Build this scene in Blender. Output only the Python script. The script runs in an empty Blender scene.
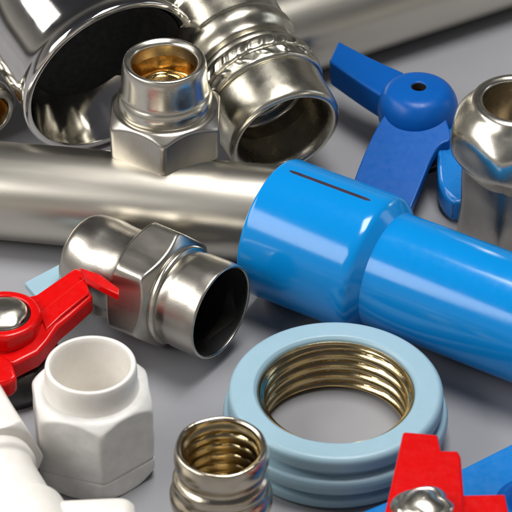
# Close-up of plumbing fittings on a grey table.  1 Blender unit = 1 cm.
import bpy, bmesh, math, random
from mathutils import Vector, Matrix, noise
random.seed(7)
S = bpy.context.scene
C = S.collection
S.unit_settings.scale_length = 0.01
PI = math.pi; TAU = 2*PI
R = math.radians

# ------------------------------------------------------------------ camera
ELEV = R(38); FOV = R(11); DIST = 10/math.tan(FOV/2)
CAMP = Vector((0, -DIST*math.cos(ELEV), DIST*math.sin(ELEV)))
RT = Vector((1, 0, 0)); UP = Vector((0, math.sin(ELEV), math.cos(ELEV))); FW = Vector((0, math.cos(ELEV), -math.sin(ELEV)))
def at(px, py, z=0.0):
    k = math.tan(FOV/2)/256
    d = FW + RT*((px-256)*k) + UP*((256-py)*k)
    t = (z-CAMP.z)/d.z
    return CAMP + d*t
cd = bpy.data.cameras.new('camera'); cam = bpy.data.objects.new('camera', cd); C.objects.link(cam)
cam.location = CAMP; cam.rotation_euler = (PI/2-ELEV, 0, 0)
cd.sensor_width = 36; cd.lens = 18/math.tan(FOV/2); cd.clip_start = 5; cd.clip_end = 3000
cd.dof.use_dof = True; cd.dof.focus_distance = DIST-3; cd.dof.aperture_fstop = 0.34
S.camera = cam

# ------------------------------------------------------------------ materials
def nt(name):
    m = bpy.data.materials.new(name); m.use_nodes = True
    n = m.node_tree.nodes; l = m.node_tree.links
    return m, n, l, n['Principled BSDF']
def ramp(n, stops):
    r = n.new('ShaderNodeValToRGB'); e = r.color_ramp.elements
    while len(e) < len(stops): e.new(0.5)
    for i, (p, c) in enumerate(stops):
        e[i].position = p; e[i].color = (*c, 1) if len(c) == 3 else c
    return r
def noise_tex(n, l, scale, detail=4, rough=.5, stretch=None):
    tc = n.new('ShaderNodeTexCoord'); t = n.new('ShaderNodeTexNoise')
    t.inputs['Scale'].default_value = scale; t.inputs['Detail'].default_value = detail; t.inputs['Roughness'].default_value = rough
    mp = n.new('ShaderNodeMapping'); l.new(tc.outputs['Object'], mp.inputs[0]); l.new(mp.outputs[0], t.inputs['Vector'])
    if stretch: mp.inputs['Scale'].default_value = stretch
    return t
def maprange(n, l, src, a, b, lo=.3, hi=.7):
    m = n.new('ShaderNodeMapRange'); l.new(src, m.inputs[0])
    m.inputs[1].default_value = lo; m.inputs[2].default_value = hi; m.inputs[3].default_value = a; m.inputs[4].default_value = b
    return m.outputs[0]
def metal(name, c1, c2, r1, r2, bump=.02, bscale=3, scratch=0.0, stretch=(1, 1, 1), fine=0.004, mott=1.2):
    m, n, l, p = nt(name)
    p.inputs['Metallic'].default_value = 1
    t = noise_tex(n, l, mott, 2.5, .5)
    rp = ramp(n, [(.25, c1), (.75, c2)]); l.new(t.outputs[0], rp.inputs[0]); l.new(rp.outputs[0], p.inputs['Base Color'])
    t2 = noise_tex(n, l, 1.6, 2.5, .5, stretch)
    l.new(maprange(n, l, t2.outputs[0], r1, r2), p.inputs['Roughness'])
    b1 = n.new('ShaderNodeBump'); b1.inputs['Distance'].default_value = bump; b1.inputs['Strength'].default_value = 1
    t3 = noise_tex(n, l, bscale, 3); l.new(t3.outputs[0], b1.inputs['Height'])
    b2 = n.new('ShaderNodeBump'); b2.inputs['Distance'].default_value = fine; b2.inputs['Strength'].default_value = 1
    t4 = noise_tex(n, l, 30, 2, .5, stretch); l.new(t4.outputs[0], b2.inputs['Height'])
    l.new(b1.outputs[0], b2.inputs['Normal']); l.new(b2.outputs[0], p.inputs['Normal'])
    return m
def plastic(name, c1, c2, rough, bump=.01, bscale=4, fine=.0015, finescale=30, spec=.5, coat=0, specks=None, mott=1.5):
    m, n, l, p = nt(name)
    p.inputs['Specular IOR Level'].default_value = spec
    p.inputs['Coat Weight'].default_value = coat; p.inputs['Coat Roughness'].default_value = .08
    t = noise_tex(n, l, mott, 5, .55)
    rp = ramp(n, [(.35, c1), (.65, c2)]); l.new(t.outputs[0], rp.inputs[0])
    col = rp.outputs[0]
    if specks:
        ts = noise_tex(n, l, 14, 3, .7); rs = ramp(n, [(.775, (0, 0, 0)), (.80, (1, 1, 1))]); l.new(ts.outputs[0], rs.inputs[0])
        mx = n.new('ShaderNodeMix'); mx.data_type = 'RGBA'; l.new(rs.outputs[0], mx.inputs[0]); l.new(col, mx.inputs[6]); mx.inputs[7].default_value = (*specks, 1)
        col = mx.outputs[2]
    l.new(col, p.inputs['Base Color'])
    t2 = noise_tex(n, l, 3.5, 7, .7)
    l.new(maprange(n, l, t2.outputs[0], rough*.8, rough*1.3), p.inputs['Roughness'])
    b1 = n.new('ShaderNodeBump'); b1.inputs['Distance'].default_value = bump*.6
    t3 = noise_tex(n, l, bscale, 3); l.new(t3.outputs[0], b1.inputs['Height'])
    b2 = n.new('ShaderNodeBump'); b2.inputs['Distance'].default_value = fine
    t4 = noise_tex(n, l, finescale, 4, .6); l.new(t4.outputs[0], b2.inputs['Height'])
    l.new(b1.outputs[0], b2.inputs['Normal']); l.new(b2.outputs[0], p.inputs['Normal'])
    return m
M = {}
M['nickel']   = metal('nickel', (.60, .57, .49), (.68, .65, .57), .22, .30, .005, 1.0, fine=.001)
M['cast']     = metal('cast_nickel', (.56, .525, .43), (.66, .63, .53), .23, .33, .008, 1.3, fine=.002)
M['satin']    = metal('satin_steel', (.60, .57, .50), (.64, .61, .54), .30, .34, .0015, .6, stretch=(1, 1, .15), fine=.0012, mott=.35)
M['elbowst']  = metal('brushed_steel', (.46, .43, .38), (.53, .50, .45), .26, .33, .003, 1.2, stretch=(1, 1, .3), fine=.002)
M['chrome']   = metal('chrome', (.70, .68, .65), (.78, .76, .73), .07, .12, .003, .7, fine=.0004)
M['brass']    = metal('brass', (.40, .31, .16), (.56, .46, .28), .15, .24, .006, 3, fine=.002)
M['bronze']   = metal('pale_brass', (.50, .44, .34), (.64, .58, .47), .16, .27, .01, 2.0, fine=.004)
M['amber']    = metal('amber_brass', (.40, .24, .07), (.60, .42, .18), .14, .3, .02, 3, fine=.004)
M['darkmet']  = metal('dark_metal', (.05, .05, .05), (.10, .095, .09), .25, .4, .02, 2)
M['bore']     = metal('dark_bore', (.025, .024, .024), (.05, .048, .045), .35, .5, .02, 2)
M['midbore']  = metal('dark_bronze_bore', (.30, .265, .21), (.42, .38, .31), .16, .28, .012, 2)  # darker brown metal than the casting around it
M['blue']     = plastic('blue_plastic', (.002, .225, .61), (.002, .229, .62), .14, .0006, 1.2, .0003, 40, coat=.0, specks=(.5, .6, .7))
M['dblue']    = plastic('dark_blue_plastic', (.002, .085, .36), (.002, .088, .37), .32, .002, 2, .0005, 30, spec=.25)
M['mblue']    = plastic('mid_blue_plastic', (.003, .17, .53), (.003, .175, .545), .28, .003, 3, .002, 30)
M['red']      = plastic('red_plastic', (.58, .002, .002), (.62, .002, .002), .24, .006, 2.5, .0015, 30, coat=.1, spec=.35)
M['white']    = plastic('white_plastic', (.80, .77, .71), (.84, .81, .77), .32, .02, 3, .006, 18)
M['rwhite']   = plastic('rough_white_plastic', (.70, .69, .665), (.78, .77, .74), .38, .012, 3, .008, 16, mott=2)
M['pale']     = plastic('pale_blue_plastic', (.285, .44, .525), (.295, .45, .54), .38, .01, 2, .003, 26)
M['black']    = plastic('hole_shade_black', (.004, .004, .004), (.007, .007, .007), .6, .01, 3)  # black painted in for the darkness inside deep openings
M['slot']     = plastic('dark_print', (.02, .012, .03), (.04, .02, .04), .5)

# ------------------------------------------------------------------ mesh helpers
def fillet(pts, n=6):
    out = []
    N = len(pts)
    for i, p in enumerate(pts):
        a = Vector(p[:2]); f = p[2] if len(p) > 2 else 0
        if f <= 0 or i in (0, N-1): out.append(a); continue
        pr = Vector(pts[i-1][:2]); nx = Vector(pts[i+1][:2])
        f1 = min(f, (pr-a).length*.48); f2 = min(f, (nx-a).length*.48)
        s = a+(pr-a).normalized()*f1; e = a+(nx-a).normalized()*f2
        for k in range(n+1):
            t = k/n; out.append(s*(1-t)**2 + a*(2*t*(1-t)) + e*t*t)
    return out
def densify(pts, step):
    out = [pts[0]]
    for a, b in zip(pts, pts[1:]):
        k = max(1, int(math.ceil((b-a).length/step)))
        for i in range(1, k+1): out.append(a.lerp(b, i/k))
    return out
def finish(name, bm, mat, parent, sharp=38, recalc=True):
    if recalc: bmesh.ops.recalc_face_normals(bm, faces=bm.faces)
    me = bpy.data.meshes.new(name); bm.to_mesh(me); bm.free()
    for p in me.polygons: p.use_smooth = True
    me.set_sharp_from_angle(angle=R(sharp))
    me.materials.append(mat)
    o = bpy.data.objects.new(name, me); C.objects.link(o)
    if parent: o.parent = parent
    return o
def revolve(name, pts, mat, parent=None, seg=160, mod=None, step=None, loc=(0, 0, 0), closed=False, rot=None, sharp=38):
    """pts = (r, z[, fillet]); mod(r, th, z) -> (r, z)"""
    pr = fillet(pts)
    if closed: pr = pr + [pr[0]]
    if step: pr = densify(pr, step)
    if closed: pr = pr[:-1]
    bm = bmesh.new(); rings = []
    for (r, z) in pr:
        if r < 1e-4 and mod is None:
            rings.append([bm.verts.new((0, 0, z))]); continue
        row = []
        for k in range(seg):
            th = TAU*k/seg
            rr, zz = mod(r, th, z) if mod else (r, z)
            row.append(bm.verts.new((rr*math.cos(th), rr*math.sin(th), zz)))
        rings.append(row)
    pairs = list(zip(rings, rings[1:]))
    if closed: pairs.append((rings[-1], rings[0]))
    for a, b in pairs:
        for k in range(seg):
            k2 = (k+1) % seg
            if len(a) == 1 and len(b) == 1: continue
            if len(a) == 1: bm.faces.new((a[0], b[k], b[k2]))
            elif len(b) == 1: bm.faces.new((a[k], b[0], a[k2]))
            else: bm.faces.new((a[k], a[k2], b[k2], b[k]))
    T = Matrix.Translation(loc)
    if rot: T = T @ rot
    bm.transform(T)
    return finish(name, bm, mat, parent, sharp)
def smin(a, b, k):
    h = max(k-abs(a-b), 0)/k
    return min(a, b)-h*h*k*.25
def hexmod(ap, phase=0, n=6, k=.06, extra=None, cornerk=None):
    """phase = angle of one corner"""
    def f(r, th, z):
        w = TAU/n
        phi = ((th-phase) % w)-w/2
        h = ap/math.cos(phi)
        cap = ap/math.cos(w/2)
        h = smin(h, cap*.985, (cornerk or .05)*ap)
        rr = smin(r, h, k) if r > ap*.6 else r
        if extra: rr, z = extra(rr, th, z)
        return rr, z
    return f
def wob(amp, sc, seed=0):
    def f(r, th, z):
        if r < 1e-3: return r, z
        v = Vector((math.cos(th)*r*sc+seed*7.1, math.sin(th)*r*sc, z*sc+seed*3.3))
        return r+amp*noise.noise(v)*1.6, z
    return f
def sweep(name, path, rad, mat, parent=None, seg=96, wall=.25, amp=0, sc=1, refv=(0, 1, 0), bulge=None):
    """tube along planar path, hollow end at path[0]"""
    bm = bmesh.new(); rows = []
    P = [Vector(p) for p in path]; N = len(P); rv = Vector(refv)
    def ring(c, t, r, i):
        a = rv; b = t.cross(a).normalized(); row = []
        for k in range(seg):
            th = TAU*k/seg; d = a*math.cos(th)+b*math.sin(th)
            q = c+d*r
            if amp: q = c+d*(r+amp*noise.noise(q*sc))
            row.append(bm.verts.new(q))
        return row
    for i in range(N):
        t = (P[min(i+1, N-1)]-P[max(i-1, 0)]).normalized()
        rr = rad(i/(N-1)) if callable(rad) else rad
        rows.append(ring(P[i], t, rr, i))
    for i in range(N-1, -1, -1):
        t = (P[min(i+1, N-1)]-P[max(i-1, 0)]).normalized()
        rr = (rad(i/(N-1)) if callable(rad) else rad)-wall
        rows.append(ring(P[i], t, rr, i))
    M2 = len(rows)
    for i in range(M2):
        a, b = rows[i], rows[(i+1) % M2]
        for k in range(seg): bm.faces.new((a[k], a[(k+1) % seg], b[(k+1) % seg], b[k]))
    return finish(name, bm, mat, parent)
def plate(name, top, th, mat, parent=None, bev=.1, segs=3, down=None, crown=0, holes=None, tex=None):
    """thick plate: polygon of world points for the top face, extruded down by th"""
    bm = bmesh.new(); dn = down or Vector((0, 0, -1))
    inv = parent.matrix_world.inverted() if parent else Matrix()
    v1 = [bm.verts.new(inv @ Vector(p)) for p in top]
    v2 = [bm.verts.new(inv @ (Vector(p)+dn*th)) for p in top]
    bm.faces.new(v1); bm.faces.new(v2[::-1])
    n = len(v1)
    for i in range(n): bm.faces.new((v1[i], v2[i], v2[(i+1) % n], v1[(i+1) % n]))
    o = finish(name, bm, mat, parent, 30)
    b = o.modifiers.new('bevel', 'BEVEL'); b.width = bev; b.segments = segs; b.limit_method = 'ANGLE'; b.angle_limit = R(25); b.harden_normals = False
    return o
def cut(pts, n=2, keep=()):
    P = [(Vector(p), i in keep) for i, p in enumerate(pts)]
    for _ in range(n):
        Q = []
        for i, (p, k) in enumerate(P):
            if k: Q.append((p, True)); continue
            a = P[i-1][0]; b = P[(i+1) % len(P)][0]
            Q.append((p.lerp(a, .25), False)); Q.append((p.lerp(b, .25), False))
        P = Q
    return [p for p, k in P]
def dirn(az, tilt=0):
    a, t = R(az), R(tilt)
    return Vector((math.cos(a)*math.cos(t), math.sin(a)*math.cos(t), math.sin(t)))
def root(name, loc, label, cat, d=None, group=None, rz=0):
    o = bpy.data.objects.new(name, None); C.objects.link(o)
    o.empty_display_size = 1
    if d is not None:
        z = Vector(d).normalized(); x = Vector((0, 0, 1)); x = (x-z*x.dot(z)).normalized(); y = z.cross(x)
        m = Matrix((x, y, z)).transposed().to_4x4()
        o.matrix_world = Matrix.Translation(loc) @ m
    else:
        o.matrix_world = Matrix.Translation(loc) @ Matrix.Rotation(rz, 4, 'Z')
    o['label'] = label; o['category'] = cat
    if group: o['group'] = group
    return o

# ------------------------------------------------------------------ table
bm = bmesh.new()
bmesh.ops.create_grid(bm, x_segments=4, y_segments=4, size=150)
m, n, l, p = nt('grey_table_top')
t = noise_tex(n, l, .12, 3, .5); rp = ramp(n, [(.3, (.265, .268, .29)), (.7, (.315, .316, .33))]); l.new(t.outputs[0], rp.inputs[0])
ts = noise_tex(n, l, 5, 3, .7); rs = ramp(n, [(.745, (0, 0, 0)), (.77, (1, 1, 1))]); l.new(ts.outputs[0], rs.inputs[0])
mx = n.new('ShaderNodeMix'); mx.data_type = 'RGBA'; l.new(rs.outputs[0], mx.inputs[0]); l.new(rp.outputs[0], mx.inputs[6]); mx.inputs[7].default_value = (.48, .47, .46, 1)
l.new(mx.outputs[2], p.inputs['Base Color'])
t2 = noise_tex(n, l, 1.2, 6, .6); l.new(maprange(n, l, t2.outputs[0], .40, .52), p.inputs['Roughness'])
p.inputs['Specular IOR Level'].default_value = .4
bb = n.new('ShaderNodeBump'); bb.inputs['Distance'].default_value = .006; t3 = noise_tex(n, l, 18, 4, .6); l.new(t3.outputs[0], bb.inputs['Height']); l.new(bb.outputs[0], p.inputs['Normal'])
tab = finish('table_top', bm, m, None); tab['kind'] = 'structure'
tab.location = (0, 0, 0)

# ------------------------------------------------------------------ pale blue ring
SC = .93
c = at(336, 388, 2.3)
t = root('union_ring', (c.x, c.y, 0), 'pale blue plastic ring lying flat, brass screw thread inside its wide hole', 'pipe ring')
revolve('collar', [(3.0, 2.12, .03), (3.03, 2.20, .03), (3.14, 2.30, .05), (3.95, 2.30, .10), (4.10, 2.16, .14), (4.12, 1.72, .10), (3.86, 1.60, .05), (3.86, 1.46, .05), (4.26, 1.36, .10), (4.34, 1.05, .15), (4.24, .78, .1),
        (3.94, .70, .05), (3.94, .58, .05), (4.20, .48, .08), (4.18, .14, .1), (4.0, .0, .05), (3.0, .0, .03)], M['pale'], t, seg=200, closed=True, mod=lambda r, th, z: (r*SC+.012*noise.noise(Vector((math.cos(th)*2, math.sin(th)*2, z))), z))
def thread(r0, a, pitch, z0, z1, sgn=1):
    def f(r, th, z):
        if r > r0+.05: return r, z
        ph = z/pitch+th/TAU
        e = min(1, max(0, (z1-z)/(.3*pitch)))*min(1, max(0, (z-z0)/(.3*pitch)))
        w = abs(math.sin(PI*ph))
        return r-a*(w**.7)*e*sgn, z
    return f
revolve('thread_insert', [(2.985, 2.10), (2.95, 2.14, .02), (2.90, 2.06), (2.90, .04), (2.985, .04)], M['brass'], t, seg=220, closed=True, step=.025, mod=lambda r, th, z, f=thread(2.93, .21, .49, .05, 2.04): (f(r, th, z)[0]*SC, z))

# ------------------------------------------------------------------ brass ribbed fitting
c = at(221, 446, 4.6)
t = root('threaded_connector', (c.x, c.y, 0), 'short brass coloured threaded connector standing upright at the bottom edge', 'pipe connector')
revolve('body', [(1.50, 4.55, .05), (1.60, 4.62, .05), (1.70, 4.58, .08), (1.78, 4.3, .2), (1.76, 3.9, .2), (1.60, 3.62, .1), (1.62, 3.5, .08), (1.80, 3.36, .12), (1.83, 3.1, .12), (1.72, 2.92, .08), (1.76, 2.8, .1), (1.92, 2.6, .15), (1.95, 2.2, .2), (1.8, 1.9, .1), (1.8, 0),
        (1.5, 0)], M['bronze'], t, seg=140, step=.08, mod=lambda r, th, z, f=wob(.03, 1.1, 5): (f(r, th, z)[0]*.9, z))
def th2(r, th, z):
    ph = z/.46+th/TAU; w = abs(math.sin(PI*ph))**.8; e = min(1, max(0, (4.45-z)/.25))
    return .9*(r-.13*w*e)+.006*noise.noise(Vector((math.cos(th)*3, math.sin(th)*3, z*2))), z
revolve('inner_thread', [(1.52, 4.56), (1.47, 4.3), (1.43, 3.9), (1.43, .3), (.02, .3)], M['brass'], t, seg=140, step=.035, mod=th2)

# ------------------------------------------------------------------ white hex fitting
c = at(90.5, 364, 4.55)
t = root('hex_coupling', (c.x, c.y, 0), 'upright white plastic coupling with a round open neck on a chunky hexagonal body', 'pipe coupling')
ph = R(-90+10)
revolve('hex_body', [(1.50, 3.50), (1.66, 3.54, .1), (1.95, 3.50, .12), (2.30, 3.12, .3), (2.34, 1.02, .03), (2.24, .96, .02), (2.24, .92, .02), (2.34, .86, .03), (2.30, .45, .25), (2.02, 0, .12), (1.3, 0)], M['rwhite'], t, seg=264, step=.05,
        mod=hexmod(2.0, ph, k=.06, cornerk=.025, extra=lambda r, th, z, f=wob(.016, 1.6, 2): (f(r, th, z)[0]-(.075*math.exp(-((z-.92)/.045)**2) if r > 1.8 else 0), z)))
revolve('neck', [(1.72, 3.42, .02), (1.62, 3.66, .15), (1.60, 4.35, .1), (1.56, 4.55, .07), (1.43, 4.56, .06), (1.37, 4.4, .1), (1.30, 2.3, .1), (1.2, 2.1, .05), (.0, 2.08)], M['white'], t, seg=160)

# ------------------------------------------------------------------ white tee at the lower left
c = at(-14, 474, 2.3)
t = root('pipe_tee', (c.x, c.y, 0), 'glossy white plastic branched pipe fitting cut off by the lower left corner', 'pipe fitting')
t.matrix_world = Matrix.Translation((c.x, c.y, 2.3)); bpy.context.view_layer.update()
d = dirn(-63, -4)
z = d; x = Vector((0, 0, 1)); x = (x-z*x.dot(z)).normalized(); y = z.cross(x)
RM = Matrix((x, y, z)).transposed().to_4x4()
revolve('hex_collar', [(.0, -3.3), (1.5, -3.3), (2.3, -2.9, .2), (2.4, -.35, .15), (2.05, -.05, .1), (1.5, 0)], M['white'], t, seg=240, step=.06, rot=RM, mod=hexmod(1.98, R(20), k=.05, extra=wob(.012, 1.2, 9)))
revolve('pipe_neck', [(1.3, -.4), (1.72, -.35), (1.74, .35, .1), (1.56, .5, .08), (1.57, 2.3, .15), (1.78, 2.5, .15), (1.80, 4.6, .1), (1.5, 4.6), (1.5, 0)], M['white'], t, seg=160, rot=RM, loc=(0, 0, 0))
bp = RM @ Vector((0, 0, 3.7))
d2 = dirn(4, 0); x = Vector((0, 0, 1)); y = d2.cross(x)
RB = Matrix((x, y, d2)).transposed().to_4x4()
revolve('branch', [(.8, -1.5), (1.0, -1.4), (1.0, 2.6, .06), (1.06, 2.7, .06), (1.06, 5.0, .35), (.8, 5.3, .1), (.6, 5.3, .05), (.6, 4.0), (0, 4.0)], M['white'], t, seg=140, rot=RB, loc=at(-24, 537, 2.3)-at(-14, 474, 2.3))

# ------------------------------------------------------------------ steel elbow
zc = 2.45
o = at(222, 313, zc)
d = dirn(-35, 1)
t = root('steel_elbow', o, 'brushed steel elbow with hexagonal collar and black open mouth, beside the pale blue ring', 'elbow fitting', d=d)
bpy.context.view_layer.update()
revolve('sleeve', [(1.66, -.9), (1.72, -.04, .03), (1.78, .0, .04), (1.84, -.05, .05), (1.86, -.4, .1), (1.84, -1.35, .1), (1.76, -1.7, .2), (1.80, -2.0, .1), (1.66, -2.1)], M['elbowst'], t, seg=160, mod=wob(.012, .8, 4))
revolve('retaining_ring', [(1.7, -1.76), (1.90, -1.78, .08), (1.94, -1.92, .08), (1.88, -2.06, .08), (1.7, -2.08)], M['nickel'], t, seg=160, closed=True)
revolve('bore', [(1.70, -.12), (1.66, -1.2), (1.6, -3.5, .4), (0, -3.6)], M['black'], t, seg=120)  # black surface paints the shade inside the open mouth
revolve('hex_collar', [(1.6, -2.0), (1.95, -2.02, .05), (2.42, -2.34, .12), (2.42, -3.48, .12), (2.0, -3.78, .08), (1.6, -3.82)], M['elbowst'], t, seg=264, step=.05, mod=hexmod(2.10, R(45), k=.10, cornerk=.05, extra=wob(.008, .9, 1)))
revolve('elbow_body', [(1.4, -3.5), (1.78, -3.75, .15), (1.68, -4.1, .3), (1.66, -4.9, .3), (1.74, -5.6, .4), (1.66, -6.45, .55), (.9, -6.62, .4), (0, -6.6)], M['elbowst'], t, seg=160, step=.08, mod=wob(.05, .55, 77))
rd = Matrix.Rotation(-PI/2, 4, 'Y')
revolve('outlet', [(1.5, .2), (1.52, 1.3, .1), (1.40, 1.42, .08), (1.25, 1.42, .05), (1.2, .6), (0, .5)], M['elbowst'], t, seg=140, loc=(0, 0, -5.0), rot=rd)

# ------------------------------------------------------------------ long steel pipe
a0 = at(-60, 185, 1.93); b0 = at(266, 214.5, 2.12)
d = (b0-a0).normalized()
t = root('steel_pipe', b0, 'long satin steel pipe running from the left edge into the blue pipe socket', 'steel pipe', d=d)
L = (b0-a0).length
revolve('pipe', [(1.93, -L), (1.93, -.3), (1.93, .55, .05), (1.72, .6, .03), (1.70, -L)], M['satin'], t, seg=200, step=.6, closed=True, mod=wob(.005, .25, 8))

# ------------------------------------------------------------------ blue pipe with socket
o = at(273, 226, 2.72)
d = dirn(-31.2, -.9)
t = root('blue_pipe', o, 'thick glossy bright blue plastic pipe with a wider socket end, running off the right edge', 'plastic pipe', d=d)
revolve('socket', [(2.44, 2.5), (2.44, .05, .05), (2.50, .0, .05), (2.64, .0, .07), (2.72, .1, .1), (2.72, 4.35, .12), (2.66, 4.62, .15), (2.30, 4.95, .2), (2.24, 5.0)], M['blue'], t, seg=200)
revolve('tube', [(2.24, 4.0), (2.24, 22), (2.05, 22), (2.05, 3.2), (2.24, 3.2)], M['blue'], t, seg=200, closed=True)
# thin dark line pressed along the socket's crown
bm = bmesh.new()
a1 = R(-4); wv = .085
NN = 20; rows = []
for i in range(NN+1):
    zz = .55+3.45*i/NN
    wq = wv*(1 if i not in (0, NN) else .4)
    row = [bm.verts.new(((2.7245-(.02 if j in (0, 3) else 0))*math.cos(a1+(q*wq)/2.72), (2.7245-(.02 if j in (0, 3) else 0))*math.sin(a1+(q*wq)/2.72), zz)) for j, q in enumerate((-1.1, -1, 1, 1.1))]
    rows.append(row)
for a, b in zip(rows, rows[1:]):
    for j in range(3): bm.faces.new((a[j], a[j+1], b[j+1], b[j]))
finish('dark_line', bm, M['slot'], t)

# ------------------------------------------------------------------ hex nut outlet standing on the pipe
c = at(166, 141, 3.85)
t = root('hex_outlet', (c.x, c.y, 0), 'nickel plated outlet with round collar and amber interior, its hexagonal base on the steel pipe', 'pipe outlet')
B = 3.8
revolve('hex_base', [(.9, 0), (1.0, 0), (1.0, B-.1), (1.9, B, .05), (2.42, B+.12, .1), (2.45, B+1.35, .15), (2.0, B+1.78, .1), (1.4, B+1.8)], M['elbowst'], t, seg=240, step=.06, mod=hexmod(2.1, R(-90), k=.08, cornerk=.03, extra=wob(.012, .8, 12)))
revolve('collar', [(1.5, B+1.6), (1.80, B+1.75, .1), (1.84, B+2.15, .2), (1.78, B+2.35, .1), (1.68, B+2.5, .15), (1.63, B+3.6, .2), (1.56, B+3.83, .08), (1.46, B+3.86, .05), (1.26, B+3.73, .1), (1.22, B+3.2)], M['nickel'], t, seg=160, step=.1, mod=wob(.018, .7, 14))
revolve('bore', [(1.27, B+3.5), (1.22, B+3.1, .1), (1.12, B+2.6, .1), (.95, B+2.5, .05), (.88, B+2.78, .08), (.70, B+2.82, .08), (.6, B+2.7, .1), (0, B+2.66)], M['amber'], t, seg=120, mod=wob(.05, 1.4, 3), step=.06)

# ------------------------------------------------------------------ large ribbed fitting, top centre
o = at(288, 131, 2.9)
zd = Vector((.39, -.87, -.24))
o = at(286, 136, 2.9)
t = root('ribbed_fitting', o, 'big weathered nickel fitting with a rough cast band, open mouth resting beside the blue socket', 'pipe fitting', d=zd)
revolve('mouth', [(1.8, -1.6), (1.93, -.25, .2), (2.10, -.02, .1), (2.24, .0, .1), (2.39, -.14, .14), (2.43, -.5, .2), (2.42, -2.0, .1), (2.2, -2.05)], M['cast'], t, seg=170, step=.08, mod=wob(.025, .6, 21))
def bandmod(r, th, z):
    if r < 2.3: return r, z
    v = Vector((math.cos(th)*2.4*1.6, math.sin(th)*2.4*1.6, z*2))
    rope = max(0, math.sin(th*17+(z+2.4)*5+.8*noise.noise(v)))**.8*math.exp(-((z+2.38)/.17)**4)*.085
    knur = max(0, math.sin(th*30-(z+2.85)*6+1.2*noise.noise(v)))*math.exp(-((z+2.88)/.2)**4)*.05
    grv = -.06*math.exp(-((z+2.64)/.05)**2)
    return r+rope+knur+grv+.02*noise.noise(v*1.7), z
revolve('cast_band', [(2.2, -1.98), (2.48, -2.0, .05), (2.57, -2.1, .08), (2.57, -3.1, .1), (2.50, -3.3, .08), (2.3, -3.35), (2.2, -3.3)], M['cast'], t, seg=300, step=.045, closed=True, mod=bandmod)
revolve('collar', [(2.2, -3.2), (2.34, -3.3, .1), (2.38, -3.6, .15), (2.16, -3.95, .3), (2.16, -4.2, .3), (2.46, -4.6, .2), (2.46, -5.0, .15), (2.36, -5.15, .1), (2.36, -6.7, .1), (2.5, -6.9, .1), (2.5, -8.2, .1), (1.5, -8.3)], M['cast'], t, seg=170, step=.1, mod=wob(.02, .5, 31))
revolve('bore', [(2.03, -.12), (1.90, -.8, .2), (1.82, -2.3, .15), (1.3, -2.4, .1), (1.2, -2.9, .1), (0, -3.0)], M['midbore'], t, seg=120, step=.08, mod=wob(.03, .7, 41))

# ------------------------------------------------------------------ chrome cup, top left
o = at(112, 78, 4.0)
zd = Vector((.51, -.843, -.217))
t = root('chrome_cup', o, 'large polished chrome flared cup with the widest metal mouth, black deep inside', 'chrome fitting', d=zd)
revolve('cup', [(2.4, -2.6), (2.52, -2.1, .2), (3.08, -1.0, .4), (3.52, -.2, .1), (3.62, .0, .08), (3.84, .0, .1), (3.90, -.15, .1), (3.84, -.45, .2), (3.62, -.9, .4), (3.56, -3.5, .5), (3.3, -5.6, .8), (2.2, -7.2, .5), (1.4, -7.6, .3), (1.4, -10), (1.1, -10)], M['chrome'], t, seg=200)
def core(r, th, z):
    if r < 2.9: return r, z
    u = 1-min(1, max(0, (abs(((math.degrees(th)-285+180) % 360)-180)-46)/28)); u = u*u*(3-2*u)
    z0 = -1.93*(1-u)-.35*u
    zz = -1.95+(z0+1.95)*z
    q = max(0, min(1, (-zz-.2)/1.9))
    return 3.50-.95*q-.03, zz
revolve('cup_shade', [(3, 1), (3, .75), (3, .5), (3, .25), (3, 0), (2.5, -2.0), (2.4, -2.04), (0, -2.05)], M['black'], t, seg=200, mod=core)  # black sheet added for the dark depth, drawn up the right wall as shade

# ------------------------------------------------------------------ small chrome fitting, left edge
o = at(-5, 116, 1.6)
t = root('chrome_stub', o, 'small chrome tube end just left of the big chrome cup at the picture edge', 'tube end', d=dirn(-50, -4))
revolve('tube', [(.7, -2), (.75, -.1, .1), (.9, .0, .08), (1.15, -.15, .1), (1.3, -.7, .2), (1.15, -1.1, .1), (1.35, -1.6, .1), (1.35, -6), (1.0, -6)], M['nickel'], t, seg=120)
revolve('bore', [(.76, -.1), (.7, -.8, .1), (0, -.9)], M['amber'], t, seg=90)

# ------------------------------------------------------------------ background pipe, top right
a0 = at(250, 42, 2.1); b0 = at(620, -76, 2.1)
d = (b0-a0).normalized(); L = (b0-a0).length
t = root('steel_pipe', a0, 'satin steel pipe in the background crossing the top right corner', 'steel pipe', d=d)
revolve('pipe', [(2.08, 0, .05), (2.08, L), (1.85, L), (1.85, 0, .05)], M['satin'], t, seg=180, closed=True, step=.6, mod=wob(.005, .25, 18))
a0 = at(184, -14, 1.7); b0 = at(300, -44, 1.7)
d = (b0-a0).normalized(); L = (b0-a0).length
t = root('brass_tube', a0, 'dull brass tube in shadow behind the chrome cup and ribbed fitting', 'brass tube', d=d)
revolve('tube', [(1.7, 0, .05), (1.7, L), (1.5, L), (1.5, 0, .05)], M['bronze'], t, seg=120, closed=True, step=.6, mod=wob(.02, .35, 19))

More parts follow.
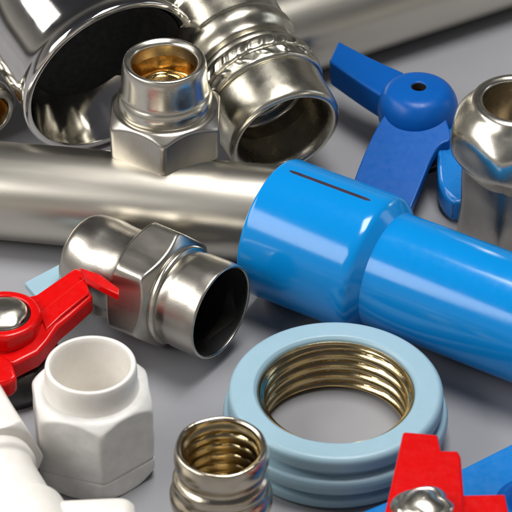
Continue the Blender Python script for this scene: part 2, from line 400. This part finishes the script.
# ------------------------------------------------------------------ right nickel fitting
c = at(520, 100, 7.0)
t = root('nickel_valve_body', (c.x, c.y, 0), 'upright nickel fitting with bulging hexagonal shoulder, cut off by the right edge', 'valve body')
revolve('shoulder', [(1.30, 6.5), (1.36, 6.94, .06), (1.50, 7.03, .08), (1.72, 6.98, .12), (1.88, 6.72, .2), (2.2, 6.4, .4), (2.75, 5.75, .5), (2.80, 5.0, .4), (2.35, 4.4, .4), (1.95, 3.9, .2)], M['nickel'], t, seg=240, step=.07, mod=hexmod(2.50, R(-108), k=.25, cornerk=.06, extra=wob(.12, .42, 51)))
revolve('stem', [(1.9, 4.6), (2.2, 4.55, .1), (2.12, .15, .1), (2.0, 0), (1.2, 0)], M['elbowst'], t, seg=240, step=.08, mod=hexmod(1.88, R(-108), k=.06, extra=wob(.09, .45, 52)))
revolve('bore', [(1.37, 6.86), (1.33, 6.0), (1.28, 4.6, .1), (0, 4.5)], M['bronze'], t, seg=100, mod=wob(.03, .8, 53), step=.1)

# ------------------------------------------------------------------ blue valve handle, top right
HZ = 2.6
c = at(418, 104, HZ)
t = root('valve_handle', (c.x, c.y, 0), 'dark blue plastic valve handle with a holed round hub, behind the blue pipe', 'valve handle')
bpy.context.view_layer.update()
revolve('hub', [(.30, HZ+.1), (.30, HZ+.84, .03), (.35, HZ+.88, .03), (1.22, HZ+.80, .3), (1.55, HZ+.35, .35), (1.66, HZ-.2, .2), (1.55, HZ-.8, .1), (.6, HZ-.9)], M['dblue'], t, seg=140)
revolve('hole_shade', [(.31, HZ+.83), (.285, HZ+.82), (.28, HZ+.2), (0, HZ+.15)], M['black'], t, seg=50)  # black lining added to paint the hub hole dark
revolve('screw', [(.22, HZ+.3), (.21, HZ+.52, .03), (.0, HZ+.5)], M['amber'], t, seg=40)  # amber disc, its colour put in for a glint in the hole
revolve('stem', [(0, HZ-.6), (.55, HZ-.6), (.55, .4, .05), (1.3, .3, .1), (1.3, 0), (0, 0)], M['darkmet'], t, seg=60)
plate('arm', cut([at(338, 40, 3.1), at(372, 58, 3.05), at(404, 72, 2.9), at(404, 108, 2.9), at(384, 97, 2.9), at(360, 82, 3.0), at(329, 60, 3.1)], 2, (0, 2, 3, 6)), 1.15, M['dblue'], t, bev=.12, segs=4, down=Vector((.05, -.12, -1)))
plate('arm', cut([at(386, 112, HZ+.1), at(446, 118, HZ+.1), at(453, 140, 2.4), at(440, 143, 2.3), at(431, 158, 2.1), at(424, 176, 1.8), at(406, 220, 1.05), at(352, 186, 1.05), at(362, 158, 1.8), at(376, 128, 2.3)], 2, (0, 1, 6, 7)), .45, M['dblue'], t, bev=.10, segs=4)
plate('arm', cut([at(430, 108, 2.2), at(466, 120, 2.1), at(474, 160, 1.6), at(472, 198, 1.1), at(456, 204, 1.1), at(441, 192, 1.1), at(437, 170, 1.6), at(438, 146, 2.1)], 2, (0, 1)), 1.0, M['mblue'], t, bev=.2, segs=5)

# ------------------------------------------------------------------ red lever handle, left
HZ = 2.9
c = at(4, 320, HZ)
t = root('valve_handle', (c.x, c.y, 0), 'red plastic lever handle with chrome centre nut, at the left picture edge', 'valve handle')
bpy.context.view_layer.update()
revolve('hub', [(.7, HZ-.3), (.98, HZ+.28, .05), (1.04, HZ+.34, .05), (1.30, HZ+.32, .12), (1.42, HZ+.15, .1), (1.46, HZ-.3, .1), (1.30, HZ-.4, .05), (1.4, HZ-.45, .05), (1.6, HZ-.9, .2), (.8, HZ-1.3)], M['red'], t, seg=180, step=.07, mod=hexmod(1.36, R(8), n=8, k=.15, cornerk=.08))
revolve('washer', [(.75, HZ+.2), (.94, HZ+.33, .04), (1.0, HZ+.26, .03), (1.0, HZ+.1)], M['darkmet'], t, seg=90)
revolve('nut', [(.90, HZ+.2), (.90, HZ+.34, .08), (.76, HZ+.47, .12), (.4, HZ+.58, .15), (0, HZ+.60)], M['nickel'], t, seg=120, mod=wob(.10, 1.5, 61), step=.04)
ar = plate('arm', [at(26, 296, HZ), at(36, 294, HZ), at(75, 267, HZ+.2), at(83, 270, HZ+.2), at(93, 296, HZ+.1), at(72, 315, HZ-.05), at(58, 327, HZ-.15), at(48, 341, HZ-.3), at(38, 352, HZ-.4), at(14, 364, HZ-.5), at(-20, 364, HZ-.5), at(-20, 330, HZ-.3)], .75, M['red'], t, bev=.12, segs=4)
plate('grip_rib', [at(40, 312, HZ+.03), at(70, 288, HZ+.24), at(86, 276, HZ+.27), at(89, 293, HZ+.22), at(62, 315, HZ+.05), at(46, 330, HZ-.12)], .12, M['red'], t, bev=.05)
plate('lip', [at(80, 267, 3.5), at(100, 274, 3.7), at(119, 288, 3.9), at(119, 295, 3.8), at(103, 287, 3.7), at(86, 278, 3.4)], .3, M['red'], t, bev=.05)
plate('rear_grip', [at(-30, 352, HZ-.2), at(4, 355, HZ-.2), at(12, 361, HZ-.2), at(17, 376, HZ-.3), at(12, 382, HZ-.4), at(-30, 392, HZ-.4)], .7, M['red'], t, bev=.2, segs=4)
revolve('valve_body', [(0, HZ-1.0), (1.1, HZ-1.0, .1), (1.9, HZ-1.4, .2), (2.0, .6, .2), (1.7, 0), (0, 0)], M['darkmet'], t, seg=90)
plate('pale_strip', [at(24, 282, 1.5), at(62, 262, 1.5), at(68, 270, 1.5), at(40, 300, 1.5)], .3, M['pale'], t, bev=.08)  # pale blue strip along the edge of the red arm

# ------------------------------------------------------------------ red handle, bottom right
HZ = 3.6
c = at(423, 516, HZ)
t = root('valve_handle', (c.x, c.y, 0), 'flat red stepped valve handle with domed nut, at the bottom edge', 'valve handle')
bpy.context.view_layer.update()
plate('lever', [at(403, 431, HZ), at(438, 434, HZ), at(441, 450, HZ), at(458, 450, HZ), at(461, 456, HZ), at(464, 494, HZ), at(464, 560, HZ), at(374, 560, HZ)], .55, M['red'], t, bev=.10, segs=4)
plate('side_arm', [at(460, 495, HZ-.1), at(505, 494, HZ-.1), at(509, 515, HZ-.1), at(509, 548, HZ-.1), at(460, 548, HZ-.1)], .5, M['red'], t, bev=.06)
revolve('dome_nut', [(0, HZ-.05), (1.06, HZ-.03), (1.10, HZ+.06, .04), (1.06, HZ+.2, .1), (.92, HZ+.52, .2), (.72, HZ+.66, .1), (.62, HZ+.62, .05), (.3, HZ+.80, .25), (0, HZ+.82)], M['nickel'], t, seg=110, mod=wob(.13, 1.6, 71), step=.06)
revolve('valve_body', [(0, HZ-.5), (.8, HZ-.5, .1), (.9, 1.8, .1), (1.6, 1.5, .2), (1.7, 0), (0, 0)], M['darkmet'], t, seg=80)

# ------------------------------------------------------------------ blue lever, bottom right corner
c = at(532, 514, 1.5)
t = root('valve_handle', (c.x, c.y, 0), 'mid blue plastic lever behind the stepped red handle, in the bottom right corner', 'valve handle')
bpy.context.view_layer.update()
plate('lever', [at(355, 514, 1.3), at(420, 487, 1.4), at(462, 468, 1.5), at(512, 443, 1.6), at(560, 420, 1.7), at(585, 500, 1.6), at(520, 560, 1.4), at(370, 560, 1.3)], .9, M['mblue'], t, bev=.12, segs=4)
revolve('hub', [(0, 1.3), (.3, 1.5), (.95, 2.2, .2), (1.25, 2.1, .2), (1.4, 1.5)], M['dblue'], t, seg=100)

# ------------------------------------------------------------------ light
w = bpy.data.worlds.new('World'); S.world = w; w.use_nodes = True
n = w.node_tree.nodes; l = w.node_tree.links; bg = n['Background']
tc = n.new('ShaderNodeTexCoord'); sx = n.new('ShaderNodeSeparateXYZ'); l.new(tc.outputs['Generated'], sx.inputs[0])
rp = ramp(n, [(.0, (.10, .09, .08)), (.08, (.44, .415, .38)), (.28, (.20, .19, .18)), (.5, (.07, .07, .075)), (1, (.05, .05, .06))])
l.new(sx.outputs[2], rp.inputs[0]); l.new(rp.outputs[0], bg.inputs[0]); mr = n.new('ShaderNodeMapRange'); l.new(sx.outputs[1], mr.inputs[0])
mr.inputs[1].default_value = -1; mr.inputs[2].default_value = .6; mr.inputs[3].default_value = 1.3; mr.inputs[4].default_value = .48
l.new(mr.outputs[0], bg.inputs[1])
def area(name, loc, target, sx_, sy_, rad, col=(1, 1, 1)):
    ld = bpy.data.lights.new(name, 'AREA'); ld.shape = 'RECTANGLE'; ld.size = sx_; ld.size_y = sy_
    ld.energy = rad*sx_*sy_*PI; ld.color = col
    o = bpy.data.objects.new(name, ld); C.objects.link(o); o.location = loc
    o.rotation_euler = (Vector(target)-Vector(loc)).to_track_quat('-Z', 'Y').to_euler()
    return o
area('overhead_softbox', (9, 2, 82), (6, 2, 0), 40, 28, 17, (1, .98, .95))
area('left_softbox', (-62, -19, 55), (0, -9, 0), 84, 34, 5.6, (1, .98, .95))
area('right_softbox', (90, 20, 35), (0, 0, 0), 20, 40, 1.6, (.85, .93, 1))

# pieces set into another part hang under it
for o in list(C.objects):
    k = o.name.split('.')[0]
    up = {'bore': ('mouth', 'sleeve', 'collar', 'tube', 'shoulder'), 'dark_line': ('socket',), 'thread_insert': ('collar',), 'inner_thread': ('body',), 'cup_shade': ('cup',),
          'screw': ('hub',), 'hole_shade': ('hub',), 'washer': ('hub',), 'nut': ('hub',), 'grip_rib': ('arm',)}.get(k)
    if o.type != 'MESH' or not up or not o.parent: continue
    sib = {c.name.split('.')[0]: c for c in o.parent.children if c != o}
    for u in up:
        if u in sib: o.parent = sib[u]; break

S.view_settings.view_transform = 'Standard'; S.view_settings.look = 'None'; S.view_settings.exposure = 0.12; S.view_settings.gamma = 1
